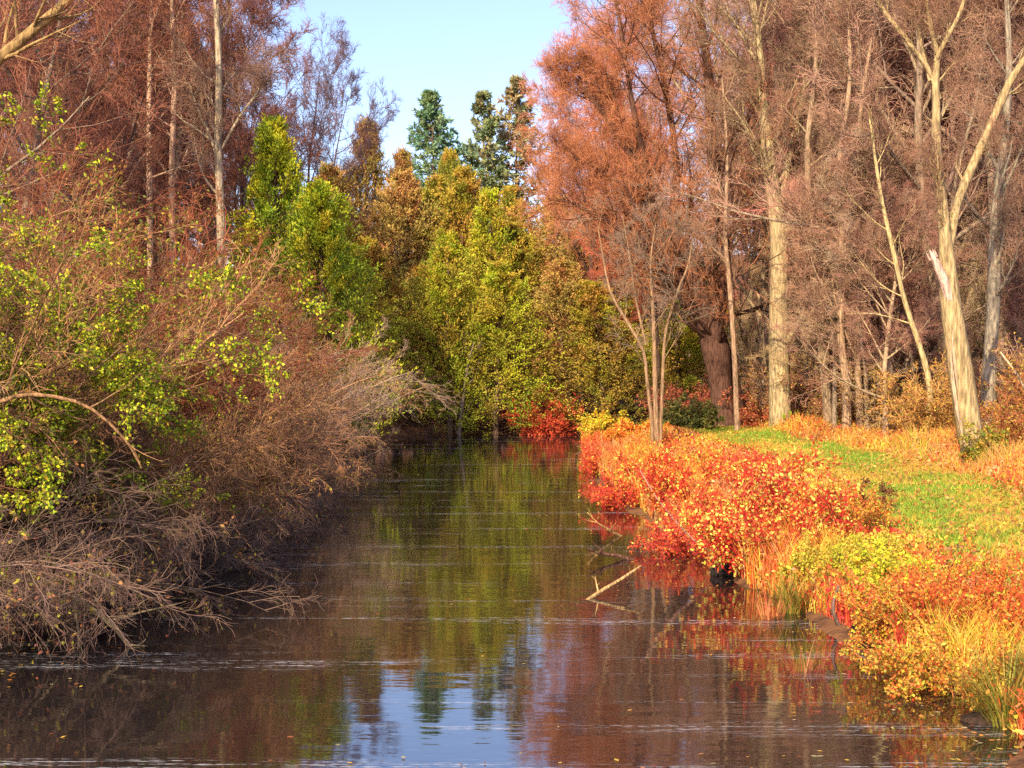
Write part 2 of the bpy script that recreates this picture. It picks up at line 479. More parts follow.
# --- far wood on the hill, one mass
def far_wood():
    src = PROTO[1]
    rows = []
    for y in (150, 175, 205, 240):
        for x in np.arange(-75, 60, 4.5): rows.append((x + rng.uniform(-2, 2), y + rng.uniform(-6, 6)))
    wood, tw = Acc(), Acc()
    l1s = []
    for x, y in rows:
        h = rng.uniform(8, 11); b = np.array([[x, y, gz(x, y) - .2]])
        tp = polyl(b, np.array([[0, 0, 1.]]), np.array([h]), 6, .05, (0, 0, .03)); tr = (.2 * np.linspace(1, .2, 6))[None]
        tubes(wood, tp, tr, 5, lin(110, 90, 85))
        l1, r1 = child(tp, tr, 12, .25, .98, 42, 10, .42, 5, .1, (0, 0, .06), .5, .3, .5, .03)
        tubes(wood, l1, r1, 3, lin(120, 85, 75))
        l2, r2 = child(l1, r1, 7, .1, 1, 40, 12, .5, 4, .12, (0, 0, .05), .6, .4, .4, .05)
        tubes(wood, l2, r2, 3, jit(lin(160, 100, 85), len(l2)))
        l3, r3 = child(l2, r2, 5, .1, 1, 40, 12, .5, 3, .12, (0, 0, .05), .7, .5, .4, .045)
        tubes(wood, l3, r3, 3, jit(lin(165, 100, 85), len(l3)))
    o = wood.build('far_wood', M_TWIG); o['kind'] = 'stuff'
    o['label'] = 'hazy brown wood on the low hill behind the blue-green spruce'


far_wood()


# --- cedars
def cedar_parts(h, rad, base=.06, n1=130, pal=None, w=None, frond=.115, dens=1., lean=0.):
    wood, fol = Acc(), Acc()
    tp = polyl(np.array([[0, 0, -.2]]), np.array([[lean, 0, 1.]]), np.array([h]), 12, .02, (0, 0, .02)); tr = (.16 * np.linspace(1, .1, 12))[None]
    tubes(wood, tp, tr, 7, lin(120, 95, 75))
    # limbs whose length follows an uneven cone
    t = base + (1 - base) * (np.arange(n1) + rng.random(n1)) / n1 * .98
    x = np.clip(t * 11, 0, 10.999); i = x.astype(int); f = (x - i)[:, None]
    pos = tp[0, i] * (1 - f) + tp[0, i + 1] * f
    az = np.arange(n1) * 2.4 + rng.uniform(-.4, .4, n1)
    lobes = 1 + .22 * np.sin(az * 2 + t * 7) + .12 * np.sin(az * 5 + t * 23)
    L = rad * np.minimum((1 - t) ** .75 * 1.25 + .04, 1.0 - .35 * np.clip(.25 - t, 0, 1)) * lobes * rng.uniform(.8, 1.12, n1)
    d = np.stack([np.cos(az), np.sin(az), .15 + .9 * t], -1)
    bp = polyl(pos, d, L, 6, .06, (0, 0, .16)); br = (.03 * np.linspace(1, .3, 6))[None].repeat(n1, 0)
    tubes(wood, bp, br, 4, jit(lin(115, 85, 65), n1))
    rad0 = np.full(br.shape, .02)
    m = int(13 * dens)
    sp, sr = child(bp, rad0, m, .25, 1.02, 42, 16, .42, 4, .1, (0, 0, .14), .5, .5, .25, .004, .3)
    tubes(wood, sp, sr, 3, lin(110, 90, 50))
    bc = np.repeat(pick(pal, n1, w, .1), m, 0)          # each limb has its own hue
    k = 22
    lp, ld = along(sp, k, .05, 1.05); N = len(lp)
    ld = unit(ld + rng.normal(size=(N, 3)) * .45 + [0, 0, .35])
    lp = lp + rng.normal(size=(N, 3)) * .05
    c = np.repeat(bc, k, 0) * .6 + .4 * pick(pal, N, w, .2)
    leaves(fol, lp, ld, frond * rng.uniform(.7, 1.35, N), frond * .42 * rng.uniform(.7, 1.3, N), c, .15)
    return wood, fol


CED_OL = [lin(150, 142, 45), lin(120, 125, 38), lin(168, 145, 60), lin(150, 110, 55), lin(95, 112, 40)]
CED_OL = [c * np.array([1.6, 1.4, 1.2]) for c in CED_OL]
CED_GR = [lin(140, 165, 40), lin(105, 140, 38), lin(165, 172, 45), lin(80, 115, 40)]
CED_BR = [lin(165, 130, 70), lin(160, 105, 65), lin(140, 125, 60), lin(175, 145, 70)]

CED_GR = [c * np.array([2.0, 1.5, 1.1]) for c in CED_GR]; CED_BR = [c * 1.35 for c in CED_BR]; CED_GM = CED_GR[:2] + CED_OL[:3]


def cedar_proto(h, rad, pal, **kw):
    w, f = cedar_parts(h, rad, pal=pal, **kw)
    return finish_tree('cedar', 'x', 'tree', (0, 0, 0), w, f, (1, 1, 1), (1, 1, 1), cmat=M_NEEDLE, crownname='crown')


CP = [cedar_proto(11, 2.9, CED_OL, base=.07), cedar_proto(11, 3.2, CED_OL, base=.1), cedar_proto(11, 2.7, CED_GR, base=.04), cedar_proto(11, 3.2, CED_BR, base=.08), cedar_proto(11, 2.8, CED_GM, base=.08),
      cedar_proto(11, 3.1, CED_OL, base=.07), cedar_proto(11, 2.9, CED_GM, base=.06)]
CEDARS = [
    (556, 78, 196, 3, 1.2, 'brown cedar below the tall ragged pine, at the left edge of the willow crown'),
    (590, 76, 205, 3, 1.25, 'brown-tinged cedar under the left arm of the orange willow crown'),
    (628, 78, 225, 0, 1.25, 'olive cedar far behind the pale forked tree and under the willow crown'),
    (520, 80, 185, 0, 1.1, 'olive cedar at the foot of the two ragged pines'),
    (400, 84, 152, 3, 1.0, 'small brown cedar at the bottom of the sky gap, left of the blue spruce'),
    (458, 84, 150, 0, .9, 'narrow olive cedar tip right beside the blue spruce'),
    (286, 41, 116, 2, .9, 'bright green cedar, tallest of the green pair beside the bare wood on the left'),
    (328, 40.5, 182, 2, .85, 'shorter bright green cedar right against the taller green one on the left bank'),
    (352, 52, 245, 4, .9, 'small green cedar above the bare brush where the left bank ends'),
    (366, 74, 122, 3, 1.0, 'brownish pointed cedar tip standing up to the sky left of the blue spruce'),
    (338, 68, 165, 3, 1.2, 'brown-olive cedar between the bright green cedar and the pointed brownish one'),
    (395, 68, 172, 3, 1.15, 'brown-tinged cedar below the sky gap, left of the blue-green spruce'),
    (428, 70, 178, 1, 1.1, 'olive cedar right in front of the blue-green spruce'),
    (462, 68, 165, 0, 1.1, 'olive-green cedar with its top just right of the blue spruce'),
    (492, 66, 190, 4, 1.0, 'yellow-green cedar behind the dark gap in the middle of the far bank'),
    (372, 60.9, 240, 5, 1.05, 'low olive cedar at the left end of the far bank by the dark water'),
    (420, 63.5, 262, 5, .8, 'narrow olive cedar over the darkest gap on the far bank'),
    (450, 60.6, 232, 6, .95, 'green cedar leaning over the pale dead trunk on the far bank'),
    (496, 60.6, 262, 6, 1.05, 'bushy yellow-green cedar low over the water in the middle of the far bank'),
    (528, 68, 222, 0, 1.1, 'olive cedar behind the red bush on the far bank'),
    (562, 62.5, 262, 3, 1.1, 'brownish cedar right behind the red bush, below the orange willow'),
    (604, 61.4, 282, 5, 1.1, 'olive cedar at the right end of the far bank, left of the pale forked tree'),
    (632, 68, 300, 0, 1.0, 'olive cedar seen through the pale forked tree'),
    (678, 66, 300, 4, .95, 'dark green cedar between the pale forked tree and the gnarled willow trunk'),
    (712, 72, 270, 0, 1.1, 'olive cedar showing right beside the gnarled willow trunk'),
]
for px, Y, top, k, ws, lab in CEDARS:
    b = at_px(px, Y); s = top_h(top, Y, b[2]) / 11
    dup(CP[k], b, rng.uniform(0, 6.28), (ws, ws, s), lab, 'cedars around the end of the canal')


# --- spruce and pines
def conifer(name, label, px, Y, top, rad, whorls, per, pal, droop, fr, base=.08, frmul=1., bark=lin(120, 90, 75)):
    b = at_px(px, Y); h = top_h(top, Y, b[2])
    wood, fol = Acc(), Acc()
    tp = polyl(np.array([[0, 0, -.2]]), np.array([[0, 0, 1.]]), np.array([h + .2]), 14, .008, (0, 0, .02)); tr = (.24 * np.linspace(1, .08, 14))[None]
    tubes(wood, tp, tr, 7, np.ones(3))
    n1 = whorls * per; t = np.repeat(base + (1 - base) * np.linspace(0, .985, whorls), per) + rng.uniform(-.008, .008, n1); t = np.clip(t, 0, .995)
    az = rng.uniform(0, 6.28, n1); x = np.clip(t * 13, 0, 12.999); i = x.astype(int); f = (x - i)[:, None]
    pos = tp[0, i] * (1 - f) + tp[0, i + 1] * f
    L = rad * ((1 - t) ** (.85 if name == 'spruce' else .62) + .03) * rng.uniform(.7, 1.15, n1)
    d = np.stack([np.cos(az), np.sin(az), -droop + .9 * t ** 2], -1)
    bp = polyl(pos, d, L, 6, .04, (0, 0, .1)); br = (.03 * np.linspace(1, .3, 6))[None].repeat(n1, 0)
    tubes(wood, bp, br, 4, jit(np.ones(3), n1))
    m = 12
    sp, sr = child(bp, np.full(br.shape, .02), m, .12, 1.02, 50, 10, .36, 3, .06, (0, 0, .0), .5, .5, .55, .006, .2)
    sp[..., 2] = sp[..., 2] * .6 + .4 * sp[:, :1, 2]
    tubes(wood, sp, sr, 3, np.ones(3))
    k = int(9 * frmul); lp, ld = along(np.concatenate([sp]), k, 0, 1.05); N = len(lp)
    ld = unit(ld + rng.normal(size=(N, 3)) * .5)
    leaves(fol, lp, ld, fr * rng.uniform(.7, 1.3, N), fr * .3, np.repeat(pick(pal, n1, None, .1), m * k, 0) * .6 + .4 * pick(pal, N, None, .15), .1)
    t_ = finish_tree(name, label, 'tree', b, wood, fol, bark, (1, 1, 1), cmat=M_NEEDLE)
    return t_


conifer('spruce', 'pointed blue-green spruce standing against the sky in the gap of the woods', 433, 93, 94, 7.2, 22, 9,
        [lin(105, 140, 95), lin(125, 155, 108), lin(92, 128, 100), lin(150, 158, 98)], .25, .34, .25)
PINE = [lin(140, 150, 95), lin(115, 135, 95), lin(160, 150, 100)]
conifer('pine', 'ragged olive pine just right of the blue-green spruce', 482, 97, 98, 4.6, 18, 6, PINE, -.1, .4, .2)
conifer('pine', 'taller ragged pine touching the orange willow crown, rightmost conifer on the skyline', 514, 100, 84, 5.2, 18, 6,
        [lin(160, 150, 98), lin(130, 138, 95), lin(180, 150, 105)], -.1, .42, .25)


# ------------------------------------------------------------------ hero trees
def hero(name, label, stems, radii, bark, crown, nl=14, ll=.3, crown0=.4, m=(6, 5, 4, 2), rm=.007, ang=42, up=.06, n=22, droop=0, cat='tree', group=None, base=None, gn=.06):
    """stems: lists of world points (first one is the main trunk)"""
    base = np.array(stems[0][0]) if base is None else base
    wood, tw = Acc(), Acc()
    allp, allr = [], []
    for s, r in zip(stems, radii):
        g0 = gz(s[0][0], s[0][1])
        if s is stems[0] or s[0][2] < g0 + 1.1: s = [np.array([s[0][0], s[0][1], min(g0 - .12, s[0][2] - .3)])] + list(s); r = (r[0],) + tuple(r)
        p = spline(s, n) - base
        rr = np.interp(np.linspace(0, 1, n), np.linspace(0, 1, len(r)), r)
        rr = rr * (1 + gn * np.interp(np.linspace(0, 1, n), np.linspace(0, 1, 11), rng.normal(size=11)) * np.linspace(1, .4, n))
        if len(allp) == 0: rr[:3] = rr[:3] * ([1.45, 1.25, 1.08] if gn < .1 else [1.15, 1.1, 1.0])
        p = p + np.cumsum(rng.normal(size=(n, 3)), 0) * rr.max() * .05 * np.linspace(0, 1, n)[:, None] * (1 - .5 * np.linspace(0, 1, n)[:, None])
        allp.append(p); allr.append(rr)
        tubes(wood, p[None], rr[None], 10, np.ones(3), cap=True)
    for q, (p, rr) in enumerate(zip(allp, allr)):
        L = np.linalg.norm(np.diff(p, axis=0), axis=1).sum()
        k = max(4, int(nl * (1 if q == 0 else .6)))
        l1, r1 = child(p[None], rr[None], k, crown0 if q == 0 else .25, 1, ang, 12, ll, 10, .1, (0, 0, up), .38, .15, .5, .008, .5, .1)
        tubes(wood, l1, r1, 6, jit((1, 1, 1), len(l1), .12, .03))
        l2, r2 = child(l1, r1, m[0], .15, 1, 40, 14, .55, 7, .11, (0, 0, up - droop), .5, .25, .5, .006, .3, .03)
        tubes(wood, l2, r2, 4, jit((1, .97, .95), len(l2), .18, .04))
        l3, r3 = child(l2, r2, m[1], .1, 1, 38, 14, .55, 5, .13, (0, 0, up * .5 - droop), .65, .4, .4, rm, .3, .02)
        tubes(tw, l3, r3, 3, jit((1, 1, 1), len(l3), .2, .05))
        if m[2]: fine(tw, l3, r3, m[2], m[3], .6, .6, rm=rm * .85, up=up * .5 - droop)
    return finish_tree(name, label, cat, base, wood, tw, bark, crown, group)


def PX(lst, Y): return [P(a[0], a[1], Y + (a[2] if len(a) > 2 else 0)) for a in lst]


# big pale trunk
hero('bare_tree', 'thickest pale straight trunk beside the towpath, with a forked limb low on its right',
     [PX([(781, 428), (779, 330), (780, 250), (774, 190), (764, 110), (758, 40), (750, -60), (745, -150)], 47),
      PX([(785, 345), (797, 325, -.4), (806, 310, -.8), (815, 255, -1), (820, 190, -1), (835, 120, -1)], 47),
      PX([(777, 215), (790, 150, .5), (806, 80, 1), (812, 20, 1), (825, -60, 1)], 47)],
     [(.40, .34, .31, .26, .19, .13, .09, .04), (.12, .1, .08, .05, .03), (.14, .1, .07, .04)],
     lin(178, 154, 112), lin(152, 122, 98), nl=26, ll=.26, crown0=.38, m=(7, 6, 5, 2))
hero('bare_tree', 'thin straight pale trunk between the gnarled willow trunk and the thickest pale trunk',
     [PX([(737, 419), (734, 350), (730, 290), (725, 235), (727, 160), (722, 80)], 46)], [(.095, .085, .075, .06, .03)], lin(172, 138, 108), BRN, nl=12, ll=.22, crown0=.5)
hero('bare_tree', 'pale trunk bending left at the top, standing just right of the thickest pale trunk',
     [PX([(828, 412), (823, 360), (817, 312), (806, 292), (811, 240), (806, 150), (815, 60), (812, -20)], 45)], [(.16, .14, .13, .11, .08, .04)], lin(168, 140, 108), BRN, nl=16, ll=.25, crown0=.4)
hero('bare_tree', 'twin pale trunks rising from one base in the middle of the towpath row',
     [PX([(847, 432), (846, 380), (840, 330), (842, 260), (838, 170), (850, 80), (845, -20)], 41),
      PX([(861, 432, .3), (858, 370, .3), (857, 300, .3), (862, 230, .3), (858, 130, .3), (870, 40, .3)], 41)],
     [(.14, .115, .1, .09, .07, .04), (.12, .1, .085, .07, .04)], lin(170, 138, 106), BRN, nl=16, ll=.26, crown0=.38)
hero('bare_tree', 'very thin trunk leaning to the left between the twin trunks and the broken tree',
     [PX([(930, 390), (921, 350), (906, 305), (893, 250), (882, 200), (874, 150), (868, 110)], 38)], [(.085, .07, .06, .045, .02)], lin(190, 165, 115), BRN, nl=12, ll=.25, crown0=.35, m=(5, 4, 4, 1))
# leaning broken tree
Yb = 30
bt = hero('bare_tree', 'leaning tree with a white broken stub and peeling bark at the edge of the towpath',
     [PX([(976, 466), (968, 420), (959, 360), (949, 300), (945, 262), (943, 235), (938, 190), (934, 140), (934, 90), (936, 55)], Yb),
      PX([(936, 55), (930, 30), (925, 0), (918, -60)], Yb),
      PX([(938, 100), (928, 72), (905, 40), (880, 8), (862, -30), (850, -70)], Yb),
      PX([(934, 62), (945, 40, -.2), (958, 15, -.3), (968, -20, -.3), (975, -60)], Yb),
      PX([(929, 82), (921, 50, .2), (915, 20, .3), (902, -10, .3), (885, -50)], Yb),
      PX([(943, 285, .0), (950, 240, .25), (956, 205, .5), (970, 170, .7), (988, 130, .8), (1003, 95, .8), (1020, 65, .8), (1060, 20, .8)], Yb)],
     [(.29, .24, .235, .21, .18, .13, .11, .10, .085, .06), (.06, .05, .03), (.06, .055, .045, .03), (.05, .045, .03), (.045, .04, .03), (.08, .1, .1, .1, .095, .09, .07, .05)],
     lin(172, 146, 102), lin(150, 112, 88), nl=10, ll=.2, crown0=.55, m=(6, 5, 4, 1), rm=.0045)
st = Acc()
sp_ = spline(PX([(950, 300, -.12), (943, 280, -.16), (936, 264, -.18), (929, 250, -.2)], Yb), 12) - np.array(bt.location)
tubes(st, sp_[None], np.interp(np.linspace(0, 1, 12), [0, .4, .8, 1], [.11, .105, .075, .012])[None], 10, np.ones(3), cap=True)
for k in range(5):
    q = sp_[-3] + rng.normal(size=3) * .04
    tubes(st, polyl(q[None], (sp_[-1] - sp_[-4])[None] + rng.normal(size=(1, 3)) * .03, np.array([rng.uniform(.12, .3)]), 3, .05, (0, 0, 0)), np.array([[.03, .02, .004]]), 5, np.ones(3))
o = st.build('broken_stub', M_BARK, bt, lin(205, 168, 148), smooth=True); o['label'] = 'white splintered stub of the broken tree'
sb = Acc()
for t0, side in ((.02, -.2), (.22, -.12), (.3, .05)):
    sp_ = spline(PX([(971, 455, -.27), (958, 395, -.25), (952, 345, -.22), (950, 300, -.2)], Yb), 24) - np.array(bt.location)
    seg = sp_[int(t0 * 24):int(t0 * 24) + 12] + [side * .4, 0, 0]
    tubes(sb, seg[None], np.interp(np.linspace(0, 1, len(seg)), [0, .5, 1], [.005, .04, .005])[None], 6, np.ones(3))
sb.build('lit_bare_wood', M_BARK, bt, lin(190, 160, 128), smooth=True)  # bare strips, coloured pale to paint in the trunk's sunlit left side
hero('bare_tree', 'grey trunk standing right behind the broken leaning tree',
     [PX([(988, 414), (990, 360), (994, 290), (994, 230), (1003, 150), (1008, 60), (1004, -40)], 36)], [(.2, .18, .165, .14, .09, .05)], lin(150, 135, 112), BRN, nl=18, ll=.25, crown0=.4)
hero('bare_tree', 'dark slim trunk at the right picture edge beyond the broken tree',
     [PX([(1042, 415), (1040, 330), (1030, 240), (1038, 120), (1030, 20), (1030, -60)], 38)], [(.14, .12, .1, .08, .04)], DARK, BRN, nl=18, ll=.3, crown0=.3)
# small pale forked tree near the water
hero('bare_tree', 'small pale forked tree among the red shrubs at the water edge',
     [PX([(657, 442), (655, 390), (654, 345), (652, 300), (650, 262), (655, 225)], 40),
      PX([(652, 425), (647, 380), (643, 350), (625, 318, .2), (610, 290, .2), (602, 250, .3), (598, 225, .3)], 40),
      PX([(661, 430), (663, 370), (666, 330), (678, 290, -.2), (688, 265, -.2), (692, 240, -.2)], 40),
      PX([(646, 345), (636, 300, .4), (630, 260, .4), (622, 215, .4)], 40)],
     [(.08, .07, .055, .035, .012), (.055, .05, .045, .03, .012), (.05, .042, .03, .012), (.04, .028, .012)],
     lin(152, 120, 88), lin(140, 118, 98), nl=11, ll=.3, crown0=.4, m=(5, 3, 3, 1), rm=.006)
# gnarled orange willow
W = 50
wl = hero('willow', 'huge orange-twigged willow with a dark gnarled trunk, its crown spreading left over the cedars',
     [PX([(724, 408), (718, 360), (710, 320), (697, 285), (690, 262), (672, 225), (650, 180, .6), (622, 140, 1)], W),
      PX([(733, 410, .3), (729, 375, .3), (714, 325, .3), (722, 290, .6), (720, 220, 1), (712, 150, 1.5), (708, 80, 2), (700, 10, 2), (698, -40, 2)], W),
      PX([(690, 265), (668, 262, -.5), (640, 240, -1), (606, 222, -1.5), (575, 205, -2), (548, 200, -2)], W),
      PX([(672, 225), (676, 160, 1), (665, 90, 1.5), (650, 20, 2), (645, -40, 2)], W),
      PX([(622, 140, 1), (600, 110, 1), (580, 85, 1), (565, 70, 1)], W),
      PX([(650, 180, .6), (635, 120, 0), (625, 60, 0), (618, 15, 0), (612, -20)], W),
      PX([(660, 205), (625, 185, -1), (590, 165, -1), (560, 150, -1.2)], W)],
     [(.5, .46, .4, .36, .3, .24, .18, .12), (.36, .34, .3, .28, .2, .14, .08), (.16, .13, .1, .07, .04), (.16, .12, .08, .04), (.12, .08, .04), (.12, .09, .05), (.12, .09, .05, .03)],
     lin(98, 68, 54), lin(190, 123, 84), nl=30, ll=.5, crown0=.25, m=(8, 5, 4, 2), rm=.0062, up=.07, ang=50, gn=.16)

for px, Y, top, k, c, lab in ((585, 72, 120, 1, lin(195, 115, 85), 'orange-brown bare tree behind the left arm of the willow, twigs against the sky'),
                              (572, 82, 92, 2, lin(190, 140, 120), 'fine pale bare tree reaching into the sky between the ragged pine and the willow'),
                              (660, 62, 60, 0, lin(195, 110, 75), 'orange-brown bare tree standing directly behind the gnarled willow'),
                              (615, 66, 165, 4, lin(200, 105, 75), 'red-orange bare tree low under the willow crown, above the olive cedars')):
    b = at_px(px, Y); s_ = top_h(top, Y, b[2]) / 15
    dup(PROTO[k], b, 1.0 + px, (s_ * .85, s_ * .85, s_), lab, None, {'crown': c, 'trunk': DARK})

# pale slender trunks of the left wood
hero('birch', 'single white slender trunk with forked branches, left of the bright green cedar',
     [PX([(226, 408), (223, 300), (221, 215), (219, 150), (220, 70), (217, 0), (216, -70)], 34),
      PX([(221, 175), (212, 140, .3), (198, 108, .4), (190, 85, .4)], 34), PX([(222, 150), (240, 118, -.3), (256, 96, -.3), (268, 75)], 34)],
     [(.12, .105, .1, .09, .08, .065, .05), (.03, .03, .015), (.035, .03, .015)], lin(180, 158, 126), BRN, nl=14, ll=.16, crown0=.45, m=(5, 4, 3, 1))
for (xs, lab) in (((174, 172, 175, 173), 'right one of two thin pale trunks left of the single white trunk'), ((151, 150, 150, 152), 'left one of two thin pale trunks left of the single white trunk')):
    hero('birch', lab, [PX([(xs[0] + 3, 412), (xs[0], 290), (xs[1], 180), (xs[2], 90), (xs[3], 0), (xs[3], -60)], 37)], [(.1, .085, .08, .07, .05, .03)], lin(200, 160, 128), RED1, nl=12, ll=.17, crown0=.5, m=(5, 4, 3, 1))
hero('bare_tree', 'pale thick limb slanting across the top left corner from a tree outside the picture',
     [PX([(-150, 475), (-140, 260), (-110, 160), (-50, 95), (0, 62), (38, 30), (70, 2), (110, -45)], 19)], [(.16, .15, .13, .1, .08, .075, .065, .04)], lin(160, 128, 82), RED1, nl=10, ll=.2, crown0=.45, m=(5, 4, 3, 1), rm=.005)


# ------------------------------------------------------------------ left bank thicket
def thicket_parts(h, n0, spread, dirb, arch=.06, m=(9, 8, 4), leaf=None, nleaf=2, rm=.0055, lsz=.06, w=None, ground=0., lt0=.1, clump=0., ca=42, Lr=(.45, 1.45)):
    """arching many-stemmed shrub"""
    wood, fol = Acc(), Acc()
    rs = min(1., h / 4.)
    az = rng.uniform(0, 6.28, n0); q = rng.uniform(.15, 1, n0) ** .7
    d = np.stack([np.cos(az) * q * spread + dirb[0], np.sin(az) * q * spread + dirb[1], np.ones(n0) * rng.uniform(.7, 1.1, n0)], -1)
    pos = np.stack([np.cos(az) * .5 * q, np.sin(az) * .5 * q, np.full(n0, -.1)], -1)
    L = h * rng.uniform(*Lr, n0)
    p0 = polyl(pos, d, L, 10, .07, (dirb[0] * .03, dirb[1] * .03, -arch)); r0 = (rng.uniform(.018, .04, n0)[:, None] * max(rs, .18) * np.linspace(1, .25, 10)[None])
    tubes(wood, p0, r0, 5, jit((1, 1, 1), n0, .2))
    p1, r1 = child(p0, r0, m[0], .18, 1, ca, 14, .42, 6, .13, (0, 0, -arch * .6), .6, .3, .45, .003 + .004 * rs, .4 * min(1, rs * 2))
    tubes(wood, p1, r1, 4, jit((1, .98, .97), len(p1), .22))
    p2, r2 = child(p1, r1, m[1], .1, 1, ca - 2, 14, .5, 5, .14, (0, 0, -arch * .5), .65, .4, .4, rm, .25 * min(1, rs * 2), .012)
    tubes(wood, p2, r2, 3, jit((1, .96, .96), len(p2), .25, .06))
    p3, r3 = child(p2, r2, m[2], .1, 1, 40, 12, .5, 3, .12, (0, 0, -.02), .8, .5, .4, rm * .8, .15 * min(1, rs * 2), .008)
    tubes(wood, p3, r3, 3, jit((1.02, .95, .95), len(p3), .25, .06))
    if leaf is not None and nleaf:
        keep = rng.random(len(p3)) < 1
        if clump:
            c = p3[:, 1]; keep = vnoise(c[:, 0] + c[:, 2] * .7, c[:, 1] + c[:, 2] * 1.1, 2.6, int(h * 10)) > clump
        src = p3[keep]
        lp, ld = along(src, nleaf, lt0, 1.05); N = len(lp)
        ld = unit(ld + rng.normal(size=(N, 3)) * .8 + [0, 0, -.2])
        leaves(fol, lp + rng.normal(size=(N, 3)) * .02, ld, lsz * rng.uniform(.6, 1.4, N), lsz * .75 * rng.uniform(.6, 1.3, N), pick(leaf, N, w), .2)
    return wood, fol


def thicket(name, label, loc, wood, fol, bark, folc=(1, 1, 1), group=None, cat='shrub'):
    t = thing(name, label, cat, loc, group)
    wood.build('branches', M_TWIG, t, bark)
    if fol.n: fol.build('foliage', M_LEAF, t, folc)
    return t


TW_TAN = lin(172, 126, 88); TW_RED = lin(146, 84, 58); TW_GREY = lin(174, 144, 122)
OLV = [lin(150, 150, 40), lin(115, 120, 35), lin(180, 165, 50), lin(90, 95, 35), lin(165, 110, 55)]
BRNL = [lin(150, 140, 45), lin(150, 95, 60), lin(125, 110, 45), lin(165, 120, 60), lin(120, 70, 55)]
YG = [lin(185, 190, 35), lin(150, 165, 30), lin(110, 130, 30), lin(205, 195, 60), lin(175, 140, 40), lin(85, 105, 30)]
TP = []
for k, (h, dx, dy, lf, nl_) in enumerate([(4.3, .15, -.1, BRNL, 2), (4.6, .12, -.15, OLV, 3), (4.0, .2, 0, BRNL, 1), (3.0, .42, -.2, BRNL, 1)]):
    w_, f_ = thicket_parts(h, 30, .75, (dx, dy), .06 if k < 3 else .1, leaf=lf, nleaf=nl_, clump=.2, lsz=.05, m=(9, 8, 5), Lr=(.55, 1.15))
    TP.append(thicket('arching_shrub', 'x', (0, 0, 0), w_, f_, TW_TAN))
THK = [  # x, y, proto, scale, twig colour, label
    (-6.6, 17.5, 1, 1.0, TW_TAN, 'brown shrub with olive leaves right of the yellow-green bush, hanging to the water'),
    (-7.6, 20.5, 1, 1.1, TW_RED, 'tall red-brown shrub with olive leaf patches behind the yellow-green bush'),
    (-6.3, 21.5, 3, 1.05, TW_TAN, 'low tan brush trailing into the water below the olive-leaved shrub'),
    (-7.0, 25, 0, 1.05, TW_RED, 'red-brown arching shrub in the middle of the left bank'),
    (-6.0, 26, 3, .95, TW_TAN, 'low tan brush on the water edge in the middle of the left bank'),
    (-6.8, 29.5, 2, 1.05, TW_TAN, 'tan arching shrub under the white trunk on the left bank'),
    (-8.6, 29, 0, 1.2, TW_RED, 'tall maroon shrub in front of the thin pale trunks'),
    (-6.2, 33, 2, 1.0, TW_GREY, 'greyish arching shrub reaching far over the water, below the bright green cedars'),
    (-5.6, 36.5, 2, .9, TW_GREY, 'rightmost grey brush dipping its twigs into the water on the left bank'),
    (-7.6, 36.5, 0, .95, TW_TAN, 'tan shrub just below the shorter bright green cedar'),
    (-6.9, 41, 2, .8, TW_GREY, 'pale grey brush on the left bank just before the dark cove'),
    (-9.5, 34, 1, 1.2, TW_RED, 'red-brown shrub with olive leaves at the foot of the white trunk'),
    (-9.6, 24.5, 0, 1.25, TW_RED, 'maroon shrub high on the left bank behind the yellow-green bush'),
    (-6.4, 46, 0, .85, TW_TAN, 'small tan shrub at the foot of the bright green cedars'),
    (-10.5, 39, 0, 1.2, TW_RED, 'dark red shrub deep under the rust-brown bare trees, left of the taller green cedar'),
]
for x, y, k, s, c, lab in THK:
    x -= (-.15 if k == 3 else .4)
    dup(TP[k], (x, y, gz(x, y) - .05), rng.uniform(-.5, .5), (s, s, s * rng.uniform(.92, 1.05)), lab, 'arching shrubs on the left bank', {'branches': jit(c, 1, .06, .02)[0]})
for t in TP: kill(t)

# leafy yellow-green bushes at the left edge
w_, f_ = thicket_parts(3.4, 32, .72, (.05, -.12), .06, m=(9, 8, 5), leaf=YG, nleaf=15, lsz=.042, clump=-.05, w=[3, 3, 2, 1.5, 1, 1])
b = np.array([-6.8, 15.4, 0]); b[2] = gz(b[0], b[1])
thicket('leafy_bush', 'big yellow-green leafy bush hanging over the water at the left picture edge', b, w_, f_, lin(120, 85, 60))
w_, f_ = thicket_parts(3.1, 22, .75, (.1, -.1), .06, m=(9, 8, 4), leaf=YG[:3] + BRNL[:2], nleaf=13, lsz=.042, clump=.1)
b = np.array([-6.7, 18.6, 0]); b[2] = gz(b[0], b[1])
thicket('leafy_bush', 'olive half-bare bush just right of the big yellow-green bush', b, w_, f_, lin(125, 90, 70))
w_, f_ = thicket_parts(3.1, 22, .8, (0, -.1), .05, m=(9, 8, 4), leaf=YG, nleaf=15, lsz=.045, clump=.1)
b = np.array([-7.8, 17.6, 0]); b[2] = gz(b[0], b[1])
thicket('leafy_bush', 'taller yellow-green bush behind the big one at the left picture edge', b, w_, f_, lin(120, 85, 60)).scale = (1, 1, 1.1)

